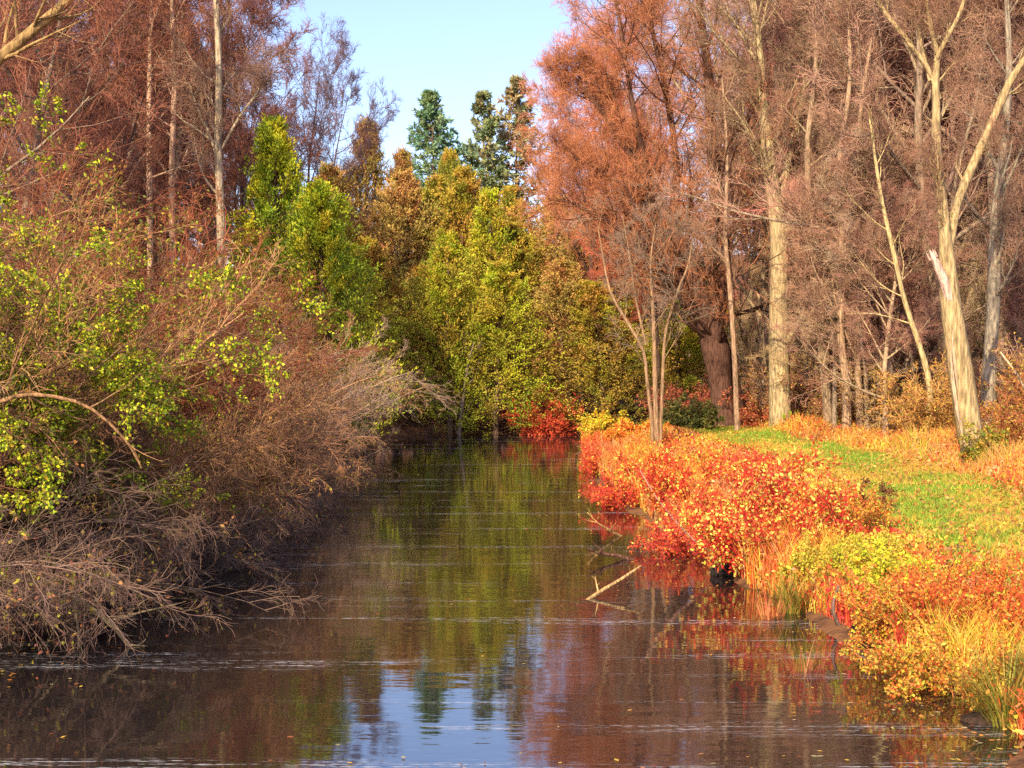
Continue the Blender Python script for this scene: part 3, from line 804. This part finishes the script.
# bare grey tangles lying on the water at lower left
for (x, y, h, n0, lab) in ((-6.2, 14.0, 2.1, 26, 'bare grey-tan tangle of branches on the water at the left picture edge'),
                           (-5.8, 16.2, 2.0, 26, 'bare grey-tan tangle of branches just below the olive half-bare bush'),
                           (-5.6, 19.0, 1.6, 14, 'small tan tangle of branches dipping into the water right of the grey tangles'),
                           (-5.5, 22.5, 1.7, 18, 'low tangle of bare twigs on the waterline, second right of the grey tangles'),
                           (-5.3, 27.5, 1.7, 18, 'low twig tangle on the waterline in the middle of the left bank'),
                           (-5.3, 31.0, 1.7, 18, 'low twig tangle on the waterline below the white trunk'),
                           (-5.15, 20.6, 1.3, 24, 'fine tan twig fringe on the water just behind the twiggy floating branch'),
                           (-5.0, 24.8, 1.3, 24, 'fine tan twig fringe dipping in the water below the red-brown arching shrub'),
                           (-4.95, 29.3, 1.3, 24, 'fine tan twig fringe dipping in the water in front of the tan arching shrub'),
                           (-4.9, 34.5, 1.4, 24, 'fine tan twig fringe dipping in the water below the rightmost grey brush'),
                           (-5.2, 38.5, 1.7, 16, 'last low twig tangle on the left waterline before the dark cove')):
    w_, f_ = thicket_parts(h, n0, 1.1, (.3, -.2), .12, m=(9, 8, 3), leaf=BRNL, nleaf=1, rm=.0036, lsz=.05, clump=.9)
    thicket('bare_brush', lab, (x, y, gz(x, y)), w_, f_, lin(124, 98, 82), group='bare brush at the lower left')


# ------------------------------------------------------------------ right bank shrubs
def shrub(name, label, px, Y, h, n0, pal, w, nleaf, lsz, bark, spread=.55, arch=.0, m=(6, 5, 3), folc=(1, 1, 1), xy=None, group=None, lean=(0, 0), rm=.0045, clump=0, ca=42):
    x, y = xy if xy else ((px - 512) / F * Y, Y)
    h = h * .6 * (1 if n0 > 25 else .95)
    w_, f_ = thicket_parts(h, n0, spread, lean, arch, m=m, leaf=pal, nleaf=nleaf, rm=rm, lsz=lsz, w=w, clump=clump, ca=ca)
    return thicket(name, label, (x, y, gz(x, y) - .03), w_, f_, bark, folc, group)


REDB = lin(185, 48, 44)
DOG = [lin(235, 205, 95), lin(225, 95, 45), lin(205, 58, 45), lin(238, 150, 55), lin(190, 180, 70)]
shrub('red_shrub', 'large red-stemmed shrub with yellow and red leaves, biggest on the right bank', 762, 19.8, 2.05, 46, DOG, [3.4, 1.6, 3, .7, .8], 2, .056, REDB, .7, m=(7, 5, 3))
shrub('red_shrub', 'red-stemmed shrub with orange-red leaves just beyond the biggest yellow-and-red one', 700, 26.5, 1.35, 36, DOG, [1.2, 2.6, 3, 1.6, .4], 2, .056, REDB, .7, m=(7, 5, 3))
shrub('red_shrub', 'red and orange shrub at the foot of the small pale forked tree', 660, 33, 1.3, 34, DOG, [1, 2.8, 2.6, 2, .3], 2, .06, REDB, .75)
shrub('red_shrub', 'bright red bare-stemmed shrub leaning over the water below the forked tree', 640, 29.5, 1.1, 34, DOG, [.3, 2, 3, .7, 0], 1, .06, lin(195, 85, 65), .9, .05, lean=(-.35, -.1))
shrub('red_shrub', 'pinkish red twiggy shrub overhanging the water left of the biggest yellow-and-red shrub', 705, 22.3, 1.0, 32, DOG, [.4, 2, 3, .5, 0], 1, .045, lin(190, 85, 70), .95, .07, lean=(-.45, -.2))
shrub('red_shrub', 'far red shrub on the waterline next to the yellow point of the bank', 612, 39, 1.0, 30, DOG, [.4, 2, 3, 1, 0], 1, .055, lin(195, 90, 65), .9, .05, lean=(-.3, 0))
shrub('yellow_shrub', 'yellow-gold low shrub on the tip of the right bank by the dark cove', 606, 51, 1.3, 32, [lin(235, 200, 60), lin(220, 170, 50), lin(190, 190, 50)], None, 3, .09, lin(190, 140, 70), .8)
shrub('orange_shrub', 'orange shrub between the yellow point and the small forked tree', 634, 45, 1.1, 30, [lin(235, 150, 55), lin(225, 110, 50), lin(230, 190, 70)], None, 3, .09, lin(190, 100, 60), .8)
shrub('dark_shrub', 'round dark green shrub at the foot of the gnarled willow trunk', 690, 47.5, 1.35, 34, [lin(95, 100, 45), lin(120, 110, 50), lin(75, 80, 40)], None, 4, .08, lin(110, 75, 55), .75)
shrub('russet_shrub', 'russet shrub left of the gnarled willow trunk', 692, 52, 2.3, 26, [lin(170, 85, 65), lin(150, 75, 60), lin(185, 110, 70)], None, 2, .08, lin(150, 80, 70), .7)
shrub('russet_shrub', 'russet shrub between the willow trunk and the thickest pale trunk', 756, 50, 2.0, 26, [lin(185, 95, 65), lin(165, 85, 60), lin(195, 130, 75)], None, 2, .08, lin(165, 90, 75), .8)
ORL = [lin(190, 145, 70), lin(225, 125, 50), lin(215, 90, 50), lin(230, 175, 60), lin(170, 165, 55)]
shrub('orange_shrub', 'orange weed clump right of the biggest yellow-and-red shrub', 838, 20.5, .95, 44, ORL, [2, 1.6, 1, 2.2, 2.2], 4, .036, lin(205, 120, 70), .4, m=(6, 4, 3), ca=24, rm=.0028)
shrub('orange_shrub', 'red-stemmed orange clump nearest the right picture edge', 978, 13.9, 1.25, 48, ORL, [2, 3, 2, 1, .7], 3, .034, lin(200, 80, 52), .34, m=(6, 4, 3), ca=24, rm=.0028)
shrub('orange_shrub', 'orange clump above the dark rock at the water edge', 922, 14.9, .95, 44, ORL, [2, 1.6, 1, 2.2, 2.2], 4, .034, lin(195, 120, 70), .42, m=(6, 4, 3), ca=24, rm=.0028)
shrub('orange_shrub', 'rust clump overhanging the water in front of the red-stemmed orange clump', 955, 12.9, .8, 40, ORL, [2, 1.6, 1, 2.2, 2.2], 4, .032, lin(185, 110, 62), .5, .04, lean=(-.2, -.1), m=(6, 4, 3), ca=24, rm=.0028)
YGL = [lin(205, 190, 60), lin(170, 170, 50), lin(225, 200, 80), lin(215, 150, 60)]
shrub('yellow_shrub', 'yellow-green weedy clump on the waterline just right of the biggest yellow-and-red shrub', 835, 17.8, .9, 44, YGL, [3, 2, 1.5, 1], 4, .032, lin(180, 155, 75), .45, m=(6, 4, 3), ca=24, rm=.0028)
shrub('yellow_shrub', 'yellow-leaved clump between the orange clumps above the dark rock', 893, 16.4, .9, 30, YGL[:2] + [lin(215, 205, 50), lin(185, 190, 45)], [2, 2, 3, 2], 4, .045, lin(170, 140, 65), .45, m=(6, 4, 3), ca=24, rm=.0028)
shrub('seed_weed', 'dark seed-headed weed standing alone on the towpath edge beyond the big red shrub', 862, 22.5, .75, 7, [lin(120, 65, 45), lin(95, 55, 45)], None, 3, .04, lin(130, 75, 55), .3)

# undergrowth at the foot of the right wood
for (px, Y, h, c, lab) in ((800, 50, 2.6, BRN, 'tan bare bush right behind the thickest pale trunk'), (870, 46, 2.6, RED2, 'brown bare bush behind the twin pale trunks'),
                           (905, 41, 2.6, TAN, 'pale tan bush left of the broken leaning tree'), (940, 38, 2.3, lin(200, 150, 85), 'golden-tan bush touching the broken leaning tree on its left'),
                           (1010, 33, 2.0, lin(175, 105, 65), 'russet bush right of the broken leaning tree'), (1050, 36, 2.8, BRN, 'brown bush at the right picture edge behind the towpath'),
                           (835, 54, 3.0, PLUM, 'plum-brown bush deep behind the pale trunk that bends left'), (960, 46, 3.2, RED2, 'tall brown bush behind the grey trunk')):
    shrub('undergrowth_bush', lab, px, Y, h * 1.35, 26, BRNL + [lin(200, 150, 60), lin(205, 160, 75)], None, 2, .06, c * 1.3, .7, .02, m=(8, 6, 4), group='bushes at the foot of the right wood', rm=.006)
shrub('ivy_clump', 'green and gold vine growing on the base of the broken leaning tree', 990, 29.2, 1.5, 14, [lin(150, 150, 45), lin(200, 160, 60), lin(95, 110, 40)], None, 3, .07, lin(150, 110, 60), .3)
sg = shrub('leafy_sprig', 'bright lime-green leafy sprig on the right side of the thickest pale trunk', 0, 0, .4, 6, [lin(170, 200, 50), lin(150, 180, 45)], None, 5, .09, lin(140, 120, 60), .35, xy=(9.15, 46.65))
sg.location.z = 1.3; sg.scale = (.36, .36, .6)
# far bank bushes
shrub('red_bush', 'single red-orange bush hanging over the dark water on the far bank', 546, 60.2, 3.7, 22, [lin(205, 80, 50), lin(180, 60, 45), lin(215, 110, 60)], None, 3, .1, lin(160, 70, 55), .5, .02)
for (px, Y, h, lab) in ((465, 61.6, 2.2, 'pale bare brush at the foot of the dead trunk on the far bank'), (425, 61, 1.8, 'grey brush on the far bank at the left end of the dark cove'),
                        (600, 60.5, 2.4, 'bare brown brush between the red bush and the yellow point'), (690, 60.8, 2.8, 'bare brush behind the dark green shrub at the far bank')):
    shrub('bare_brush', lab, px, Y, h, 22, BRNL, None, 1, .07, lin(105, 80, 66), 1.0, .1, m=(7, 5, 3), group='bare brush along the far bank', rm=.007, lean=(0, -.25), clump=.5)  # twig colour darkened to paint in the shade of the far hollows
hero('dead_tree', 'pale leaning dead trunk against the dark cedars on the far bank', [PX([(460, 428), (464, 395), (468, 365), (474, 342)], 59.6)], [(.08, .07, .05, .02)],
     lin(140, 122, 106), lin(120, 100, 86), nl=7, ll=.25, crown0=.1, m=(3, 3, 0, 0), rm=.01)


# ------------------------------------------------------------------ sticks, rocks
def stick(label, pts, r, col, name='fallen_branch', kids=0, group=None):
    a = Acc(); p = spline(pts, 12); b = p[0].copy(); p = p - b
    rr = np.interp(np.linspace(0, 1, 12), np.linspace(0, 1, len(r)), r)
    tubes(a, p[None], rr[None], 8, np.ones(3), cap=True)
    if kids:
        l1, r1 = child(p[None], rr[None], kids, .2, 1, 45, 12, .35, 5, .1, (0, 0, .02), .6, .3, .4, .004)
        tubes(a, l1, r1, 5, np.ones(3))
        l2, r2 = child(l1, r1, 3, .2, 1, 40, 12, .5, 4, .1, (0, 0, 0), .6, .3, .4, .003); tubes(a, l2, r2, 4, np.ones(3))
    o = a.build(name, M_BARK, None, col, smooth=True); o.location = [float(x) for x in b]
    return tag(o, label, 'branch', group)


stick('pale bare pole sticking up out of the middle of the canal at a slant', [(.87, 17.8, -.06), (1.15, 18.1, .07), (1.45, 18.4, .19), (1.72, 18.7, .31)], (.026, .024, .021, .016), lin(190, 152, 100), kids=2)
stick('dark forked snag in the water just above the slanting pale pole', [(1.9, 21.6, -.03), (1.6, 21.5, .07), (1.35, 21.35, .12), (1.15, 21.2, .22)], (.035, .03, .02, .01), lin(110, 75, 60), kids=4)
stick('tan twig snag in the water nearest the overhanging red shrubs', [(1.95, 24.6, -.03), (1.7, 24.4, .12), (1.5, 24.3, .25), (1.3, 24.2, .45)], (.025, .02, .012, .008), lin(190, 150, 90), kids=4)
stick('long pale branch arching down from the red shrubs to the water edge', PX([(640, 470), (662, 505), (700, 545), (735, 562), (770, 580)], 20.6), (.008, .012, .014, .016, .018), lin(180, 132, 112))
stick('thin twiggy branch floating on the water right of the left bank tangles', [(-5.2, 18.6, .05), (-4.7, 18.45, .07), (-4.2, 18.3, .06), (-3.75, 18.2, .15)], (.025, .02, .013, .008), lin(190, 150, 105), kids=6)
stick('pale thick bough lying low across the left bank tangle', [(-6.6, 14.6, 1.0), (-5.7, 14.5, .82), (-4.9, 14.6, .72), (-4.3, 14.8, .3), (-4.05, 14.9, -.05)], (.05, .045, .04, .03, .02), lin(150, 128, 95), kids=5)
stick('arching tan bough above the dark hollow of the yellow-green bush', [(-5.0, 13.3, 2.6), (-4.6, 13.3, 2.72), (-4.1, 13.4, 2.62), (-3.75, 13.5, 2.3), (-3.6, 13.6, 2.0)], (.024, .02, .016, .012, .008), lin(150, 112, 75), kids=3)
stick('broken grey stump leaning at the water edge beside the dark rock', [(3.72, 15.8, .0), (3.62, 15.75, .25), (3.68, 15.75, .52)], (.028, .022, .012), lin(115, 92, 80), 'broken_stump', kids=2)
stick('pale stick leaning among the bushes at the right picture edge', PX([(1035, 405), (1015, 372), (1000, 352)], 33), (.03, .028, .025), lin(205, 175, 135))


def rock(label, c, size, seed, col):
    r = np.random.default_rng(seed); n, m = 14, 20
    th = np.linspace(0, np.pi, n)[:, None]; ph = np.linspace(0, 2 * np.pi, m, endpoint=False)[None]
    d = np.stack([np.sin(th) * np.cos(ph), np.sin(th) * np.sin(ph), np.cos(th) * np.ones_like(ph)], -1)
    k = np.ones(d.shape[:2])
    for _ in range(9):
        v = unit(r.normal(size=3)); k = np.minimum(k, r.uniform(.62, .95) / np.maximum((d @ v), .05))
    k = k * (1 + .07 * np.sin(d[..., 0] * 9 + seed) * np.sin(d[..., 1] * 11 + 2 * seed) + .05 * np.sin(d[..., 2] * 17 + d[..., 0] * 13))
    v = (d * k[..., None] * np.array(size)).reshape(-1, 3)
    i = np.arange(n - 1)[:, None] * m; q = np.arange(m)[None]; q2 = (q + 1) % m
    a = Acc(); a.add(v, f4=np.stack(np.broadcast_arrays(i + q, i + m + q, i + m + q2, i + q2), -1).reshape(-1, 4), c=np.ones(3))
    o = a.build('rock', M_BARK, None, col); o.location = c
    tag(o, label, 'rock', 'rocks along the right water edge')


rock('dark wet rock half under the orange clumps on the right waterline', (3.95, 15.3, .08), (.22, .18, .2), 1, lin(48, 40, 36))
rock('low dark rock in front of the sedge tuft at the lower right', (4.05, 11.75, .0), (.26, .16, .1), 2, lin(62, 46, 36))
rock('dark rock below the biggest yellow-and-red shrub', (3.05, 20.0, .06), (.22, .18, .16), 3, lin(48, 40, 36))
rock('dark rock at the lower right corner under the sedge tuft', (4.25, 10.9, .06), (.25, .2, .2), 4, lin(50, 40, 35))


# ------------------------------------------------------------------ grasses
def blades(acc, x, y, z, h, w, lean, col):
    N = len(x); az = rng.uniform(0, 6.28, N); s = np.stack([np.cos(az), np.sin(az), np.zeros(N)], -1)
    la = rng.uniform(0, 6.28, N); ld = np.stack([np.cos(la), np.sin(la), np.zeros(N)], -1) * (lean * h)[:, None]
    b = np.stack([x, y, z], -1); up = np.array([0, 0, 1.])
    m = b + up * (h * .55)[:, None] + ld * .3; t = b + up * (h * rng.uniform(.8, 1, N))[:, None] + ld
    hw = (w * .5)[:, None]
    v = np.stack([b - s * hw, b + s * hw, m + s * hw * .8, m - s * hw * .8, t], 1).reshape(-1, 3)
    k = np.arange(N)[:, None] * 5
    acc.add(v, f4=k + [0, 1, 2, 3], f3=k + [3, 2, 4], c=np.repeat(col, 5, 0))


def scatter(n, x0, x1, y0, y1, py=1.35):
    """more plants nearby than far off"""
    u = rng.random(n); y = (y0 ** (1 - py) + u * (y1 ** (1 - py) - y0 ** (1 - py))) ** (1 / (1 - py))
    return rng.uniform(x0, x1, n), y


G_OR = [lin(225, 125, 55), lin(215, 100, 50), lin(230, 155, 70), lin(200, 85, 45)]
G_YL = [lin(225, 185, 65), lin(205, 170, 60), lin(190, 175, 55), lin(235, 200, 90)]
G_RD = [lin(210, 75, 50), lin(195, 60, 55), lin(220, 105, 60)]
G_TN = [lin(210, 150, 95), lin(195, 135, 85), lin(220, 170, 110)]
G_GR = [lin(130, 160, 50), lin(155, 172, 55), lin(178, 178, 65), lin(110, 142, 45)]


def bank_cols(x, y, d, N):
    a = .8 * vnoise(x, y, .9, 21) + .5 * vnoise(x, y, 3, 22) + rng.normal(size=N) * .6; b_ = .8 * vnoise(x, y, .8, 23) + .5 * vnoise(x, y, 2.6, 24) + rng.normal(size=N) * .4
    c = pick(G_OR, N)
    c = np.where((a > .55)[:, None], pick(G_YL, N), c); c = np.where((b_ > .9)[:, None], pick(G_RD, N), c)
    c = np.where(((a < -.6) & (b_ < .6))[:, None], pick(G_TN, N), c)
    return c


def right_grass():
    a = Acc()
    x, y = scatter(400000, 2, 16, 9.5, 58, 1.5)
    d = canal_d(x, y); px_ = x - path_x(y); ok = (d > .1) & (np.abs(px_) > 1.1) & (x < 4.2 + .27 * y)
    ok &= rng.random(len(x)) < np.where(d < .5, .6, 1)
    x, y, d, px_ = x[ok], y[ok], d[ok], px_[ok]; N = len(x)
    edge = np.clip((np.abs(px_) - 1.1) / np.where(px_ > 0, .9, 2.0), .12, 1)
    h = rng.uniform(.2, .6, N) * np.where(d < 1.6, 1.1, .8) * edge * (1 + .25 * vnoise(x, y, 1.6, 30)); h = np.clip(h, .05, 1.1)
    h = np.where(px_ > 0, h * 1.25, h)
    c = bank_cols(x, y, d, N)
    m_ = (px_ > 0) & (rng.random(N) < .65); c = np.where(m_[:, None], pick(G_YL + G_TN + [lin(235, 165, 60), lin(230, 150, 60)], N), c)
    near = (np.abs(px_) < 1.7 + .3 * vnoise(x, y, 2, 31)) & (rng.random(N) < .6); c = np.where(near[:, None], np.where((rng.random(N) < .7)[:, None], pick(G_YL + G_OR[2:3], N), pick(G_GR, N)), c)
    blades(a, x, y, height(x, y) - .02, h, rng.uniform(.006, .013, N) * (1 + y / 40), rng.uniform(.1, .6, N), c)
    # weed leaves among the stems
    x, y = scatter(180000, 2, 16, 9.5, 58, 1.5); d = canal_d(x, y); px_ = x - path_x(y); ok = (d > .05) & (np.abs(px_) > 1.1) & (x < 4.2 + .27 * y)
    x, y, d, px_ = x[ok], y[ok], d[ok], px_[ok]; N = len(x); edge = np.clip((np.abs(px_) - 1.1) / np.where(px_ > 0, .9, 2.0), .1, 1)
    z = height(x, y) + rng.uniform(.03, .5, N) * edge
    dd = unit(rng.normal(size=(N, 3)) + [0, 0, .2]); L = rng.uniform(.025, .065, N) * (1 + y / 60)
    leaves(a, np.stack([x, y, z], -1), dd, L, L * .55, bank_cols(x, y, d, N), .2)
    o = a.build('tall_grass', M_GRASS); o['kind'] = 'stuff'; o['label'] = 'orange, red and yellow autumn weeds and grass on the right bank'


right_grass()


def path_grass():
    a = Acc()
    x, y = scatter(230000, 4, 11, 9.5, 56, 1.4); u = x - path_x(y); ok = np.abs(u) < 1.5
    x, y, u = x[ok], y[ok], u[ok]; N = len(x)
    g = .6 * vnoise(x * 1.0, y * .5, 1.5, 41) + .5 * vnoise(x, y, 4, 42) + rng.normal(size=N) * .7
    c = np.where((g > -.1)[:, None], pick(G_GR, N), pick(G_YL + [lin(225, 150, 75), lin(205, 150, 85)], N)) * .85
    blades(a, x, y, height(x, y) + .01, rng.uniform(.05, .14, N), rng.uniform(.006, .012, N) * (1 + y / 40), rng.uniform(.2, .9, N), c)
    x, y = scatter(16000, 4, 11, 9.5, 56, 1.4); u = x - path_x(y); ok = np.abs(u) < 1.7; x, y = x[ok], y[ok]; N = len(x)
    dd = rng.normal(size=(N, 3)) * [1, 1, .25]; L = rng.uniform(.04, .09, N)
    leaves(a, np.stack([x, y, height(x, y) + rng.uniform(.05, .12, N)], -1), dd, L, L * .6, pick([lin(190, 120, 60), lin(170, 95, 55), lin(215, 170, 80), lin(150, 110, 70)], N), .2)
    o = a.build('path_grass', M_GRASS); o['kind'] = 'stuff'; o['label'] = 'short green grass growing on the towpath'


path_grass()


def floating():
    a = Acc(); n = 9000
    x, y = scatter(n, -6, 5, 9.5, 58, 1.6); d = -canal_d(x, y)
    ok = (d > .05) & (rng.random(n) < np.where(x > 0, np.exp(-d / .5), np.exp(-d / .35)) * .8 + .1 * (vnoise(x * .25, y * 2.2, 1.5, 77) > .9) + .008)
    x, y = x[ok], y[ok]; N = len(x)
    dd = rng.normal(size=(N, 3)) * [1, 1, .06]
    d_ = unit(dd); s_ = unit(np.cross(d_, [0, 0, 1.]) + rng.normal(size=(N, 3)) * .05); L = rng.uniform(.03, .07, N)[:, None]
    p = np.stack([x, y, np.full(N, .012)], -1); m = p + d_ * L * .45
    v = np.stack([p, m + s_ * L * .3, p + d_ * L, m - s_ * L * .3], 1).reshape(-1, 3); b = np.arange(N)[:, None] * 4
    a.add(v, f3=np.concatenate([b + [0, 1, 2], b + [0, 2, 3]]), c=np.repeat(pick([lin(200, 130, 60), lin(215, 175, 75), lin(150, 85, 50), lin(190, 165, 120)], N), 4, 0))
    o = a.build('floating_leaves', M_LEAF); o['kind'] = 'stuff'; o['label'] = 'fallen leaves floating on the canal'


floating()


def sedge(label, x, y, h, n, pal, name='sedge_tuft', lean=1.7, w=.007):
    a = Acc(); N = n; az = rng.uniform(0, 6.28, N); q = rng.random(N) ** .5 * .16
    X, Y_ = np.cos(az) * q, np.sin(az) * q
    pos = np.stack([X, Y_, np.full(N, -.05)], -1)
    d = np.stack([np.cos(az) * rng.uniform(.1, .6, N), np.sin(az) * rng.uniform(.1, .6, N), np.ones(N)], -1)
    p = polyl(pos, d, h * rng.uniform(.6, 1.2, N), 7, .03, (0, 0, -.16 * lean))
    s = unit(np.stack([-np.sin(az), np.cos(az), np.zeros(N)], -1)) ; ww = (w * np.array([.7, 1, 1, .9, .7, .45, .05]))[None, :, None]
    v = np.stack([p - s[:, None] * ww, p + s[:, None] * ww], 2).reshape(-1, 3)
    i = np.arange(N)[:, None] * 14 + np.arange(6)[None] * 2
    a.add(v, f4=np.stack([i, i + 1, i + 3, i + 2], -1).reshape(-1, 4), c=np.repeat(pick(pal, N), 14, 0))
    o = a.build(name, M_GRASS); o.location = (x, y, max(gz(x, y), -.04)); tag(o, label, 'grass tuft', 'grass tufts along the right waterline')


LIME = [lin(150, 138, 50), lin(168, 142, 62), lin(120, 122, 45), lin(180, 135, 65)]
sedge('yellow-green sedge tuft drooping to the water at the lower right corner', 4.15, 11.7, .75, 260, LIME)
sedge('tall yellow sedge tuft right at the lower right picture edge', 4.55, 11.9, .8, 260, LIME)
sedge('yellow-green tuft on the waterline left of the dark wet rock', 3.4, 17.0, .6, 200, LIME)
sedge('low green tuft at the waterline between the dark wet rock and the sedge corner', 3.85, 13.6, .4, 160, [lin(120, 135, 45), lin(160, 160, 55)])
sedge('pinkish red reeds standing in open water off the orange clumps', 2.85, 13.6, .42, 55, [lin(165, 80, 62), lin(150, 72, 60), lin(180, 120, 80)], 'reed_clump', .9, .0035)
sedge('sparse reddish reeds in the water left of the dark wet rock', 3.05, 16.6, .38, 60, [lin(190, 100, 70), lin(205, 140, 80)], 'reed_clump', .7, .004)

for t in PROTO + CP: kill(t)

# ------------------------------------------------------------------ camera, light
cam = bpy.data.objects.new('camera', bpy.data.cameras.new('camera')); COL.objects.link(cam)
cam.data.sensor_width = 36; cam.data.lens = 36 * F / 1024; cam.data.clip_end = 9000; cam.data.clip_start = .1
cam.location = (0, 0, CAMZ); cam.rotation_euler = (R(90) - math.atan((384 - HZ) / F), 0, 0)
SC.camera = cam

EL, AZ = R(35), math.atan2(-.37, -.83)      # azimuth of the sun from +Y towards +X
sd = np.array([math.sin(AZ) * math.cos(EL), math.cos(AZ) * math.cos(EL), math.sin(EL)])
sun = bpy.data.objects.new('sun', bpy.data.lights.new('sun', 'SUN')); COL.objects.link(sun)
sun.data.energy = 4.4; sun.data.angle = R(.5); sun.data.color = (1, .86, .62)
import mathutils
sun.rotation_euler = mathutils.Vector(sd).to_track_quat('Z', 'Y').to_euler()
wd = bpy.data.worlds.new('World'); SC.world = wd; wd.use_nodes = True
nt = wd.node_tree; bg = nt.nodes['Background']; sk = nt.nodes.new('ShaderNodeTexSky'); sk.sky_type = 'NISHITA'; sk.sun_disc = False
sk.sun_elevation = EL; sk.sun_rotation = AZ; sk.air_density = 1.0; sk.dust_density = 1.2; sk.ozone_density = 4.5
tint = nt.nodes.new('ShaderNodeMix'); tint.data_type = 'RGBA'; tint.blend_type = 'MULTIPLY'; tint.inputs[0].default_value = 1; tint.inputs[7].default_value = (1.17, .98, 1.0, 1)
nt.links.new(sk.outputs[0], tint.inputs[6]); nt.links.new(tint.outputs[2], bg.inputs[0]); bg.inputs[1].default_value = .15
SC.view_settings.view_transform = 'Standard'; SC.view_settings.look = 'None'; SC.view_settings.gamma = 1
SC.view_settings.exposure = 1.0
SC.render.engine = 'CYCLES'
SC.cycles.max_bounces = 6; SC.cycles.diffuse_bounces = 2; SC.cycles.glossy_bounces = 3; SC.cycles.transmission_bounces = 3
SC.cycles.use_denoising = False
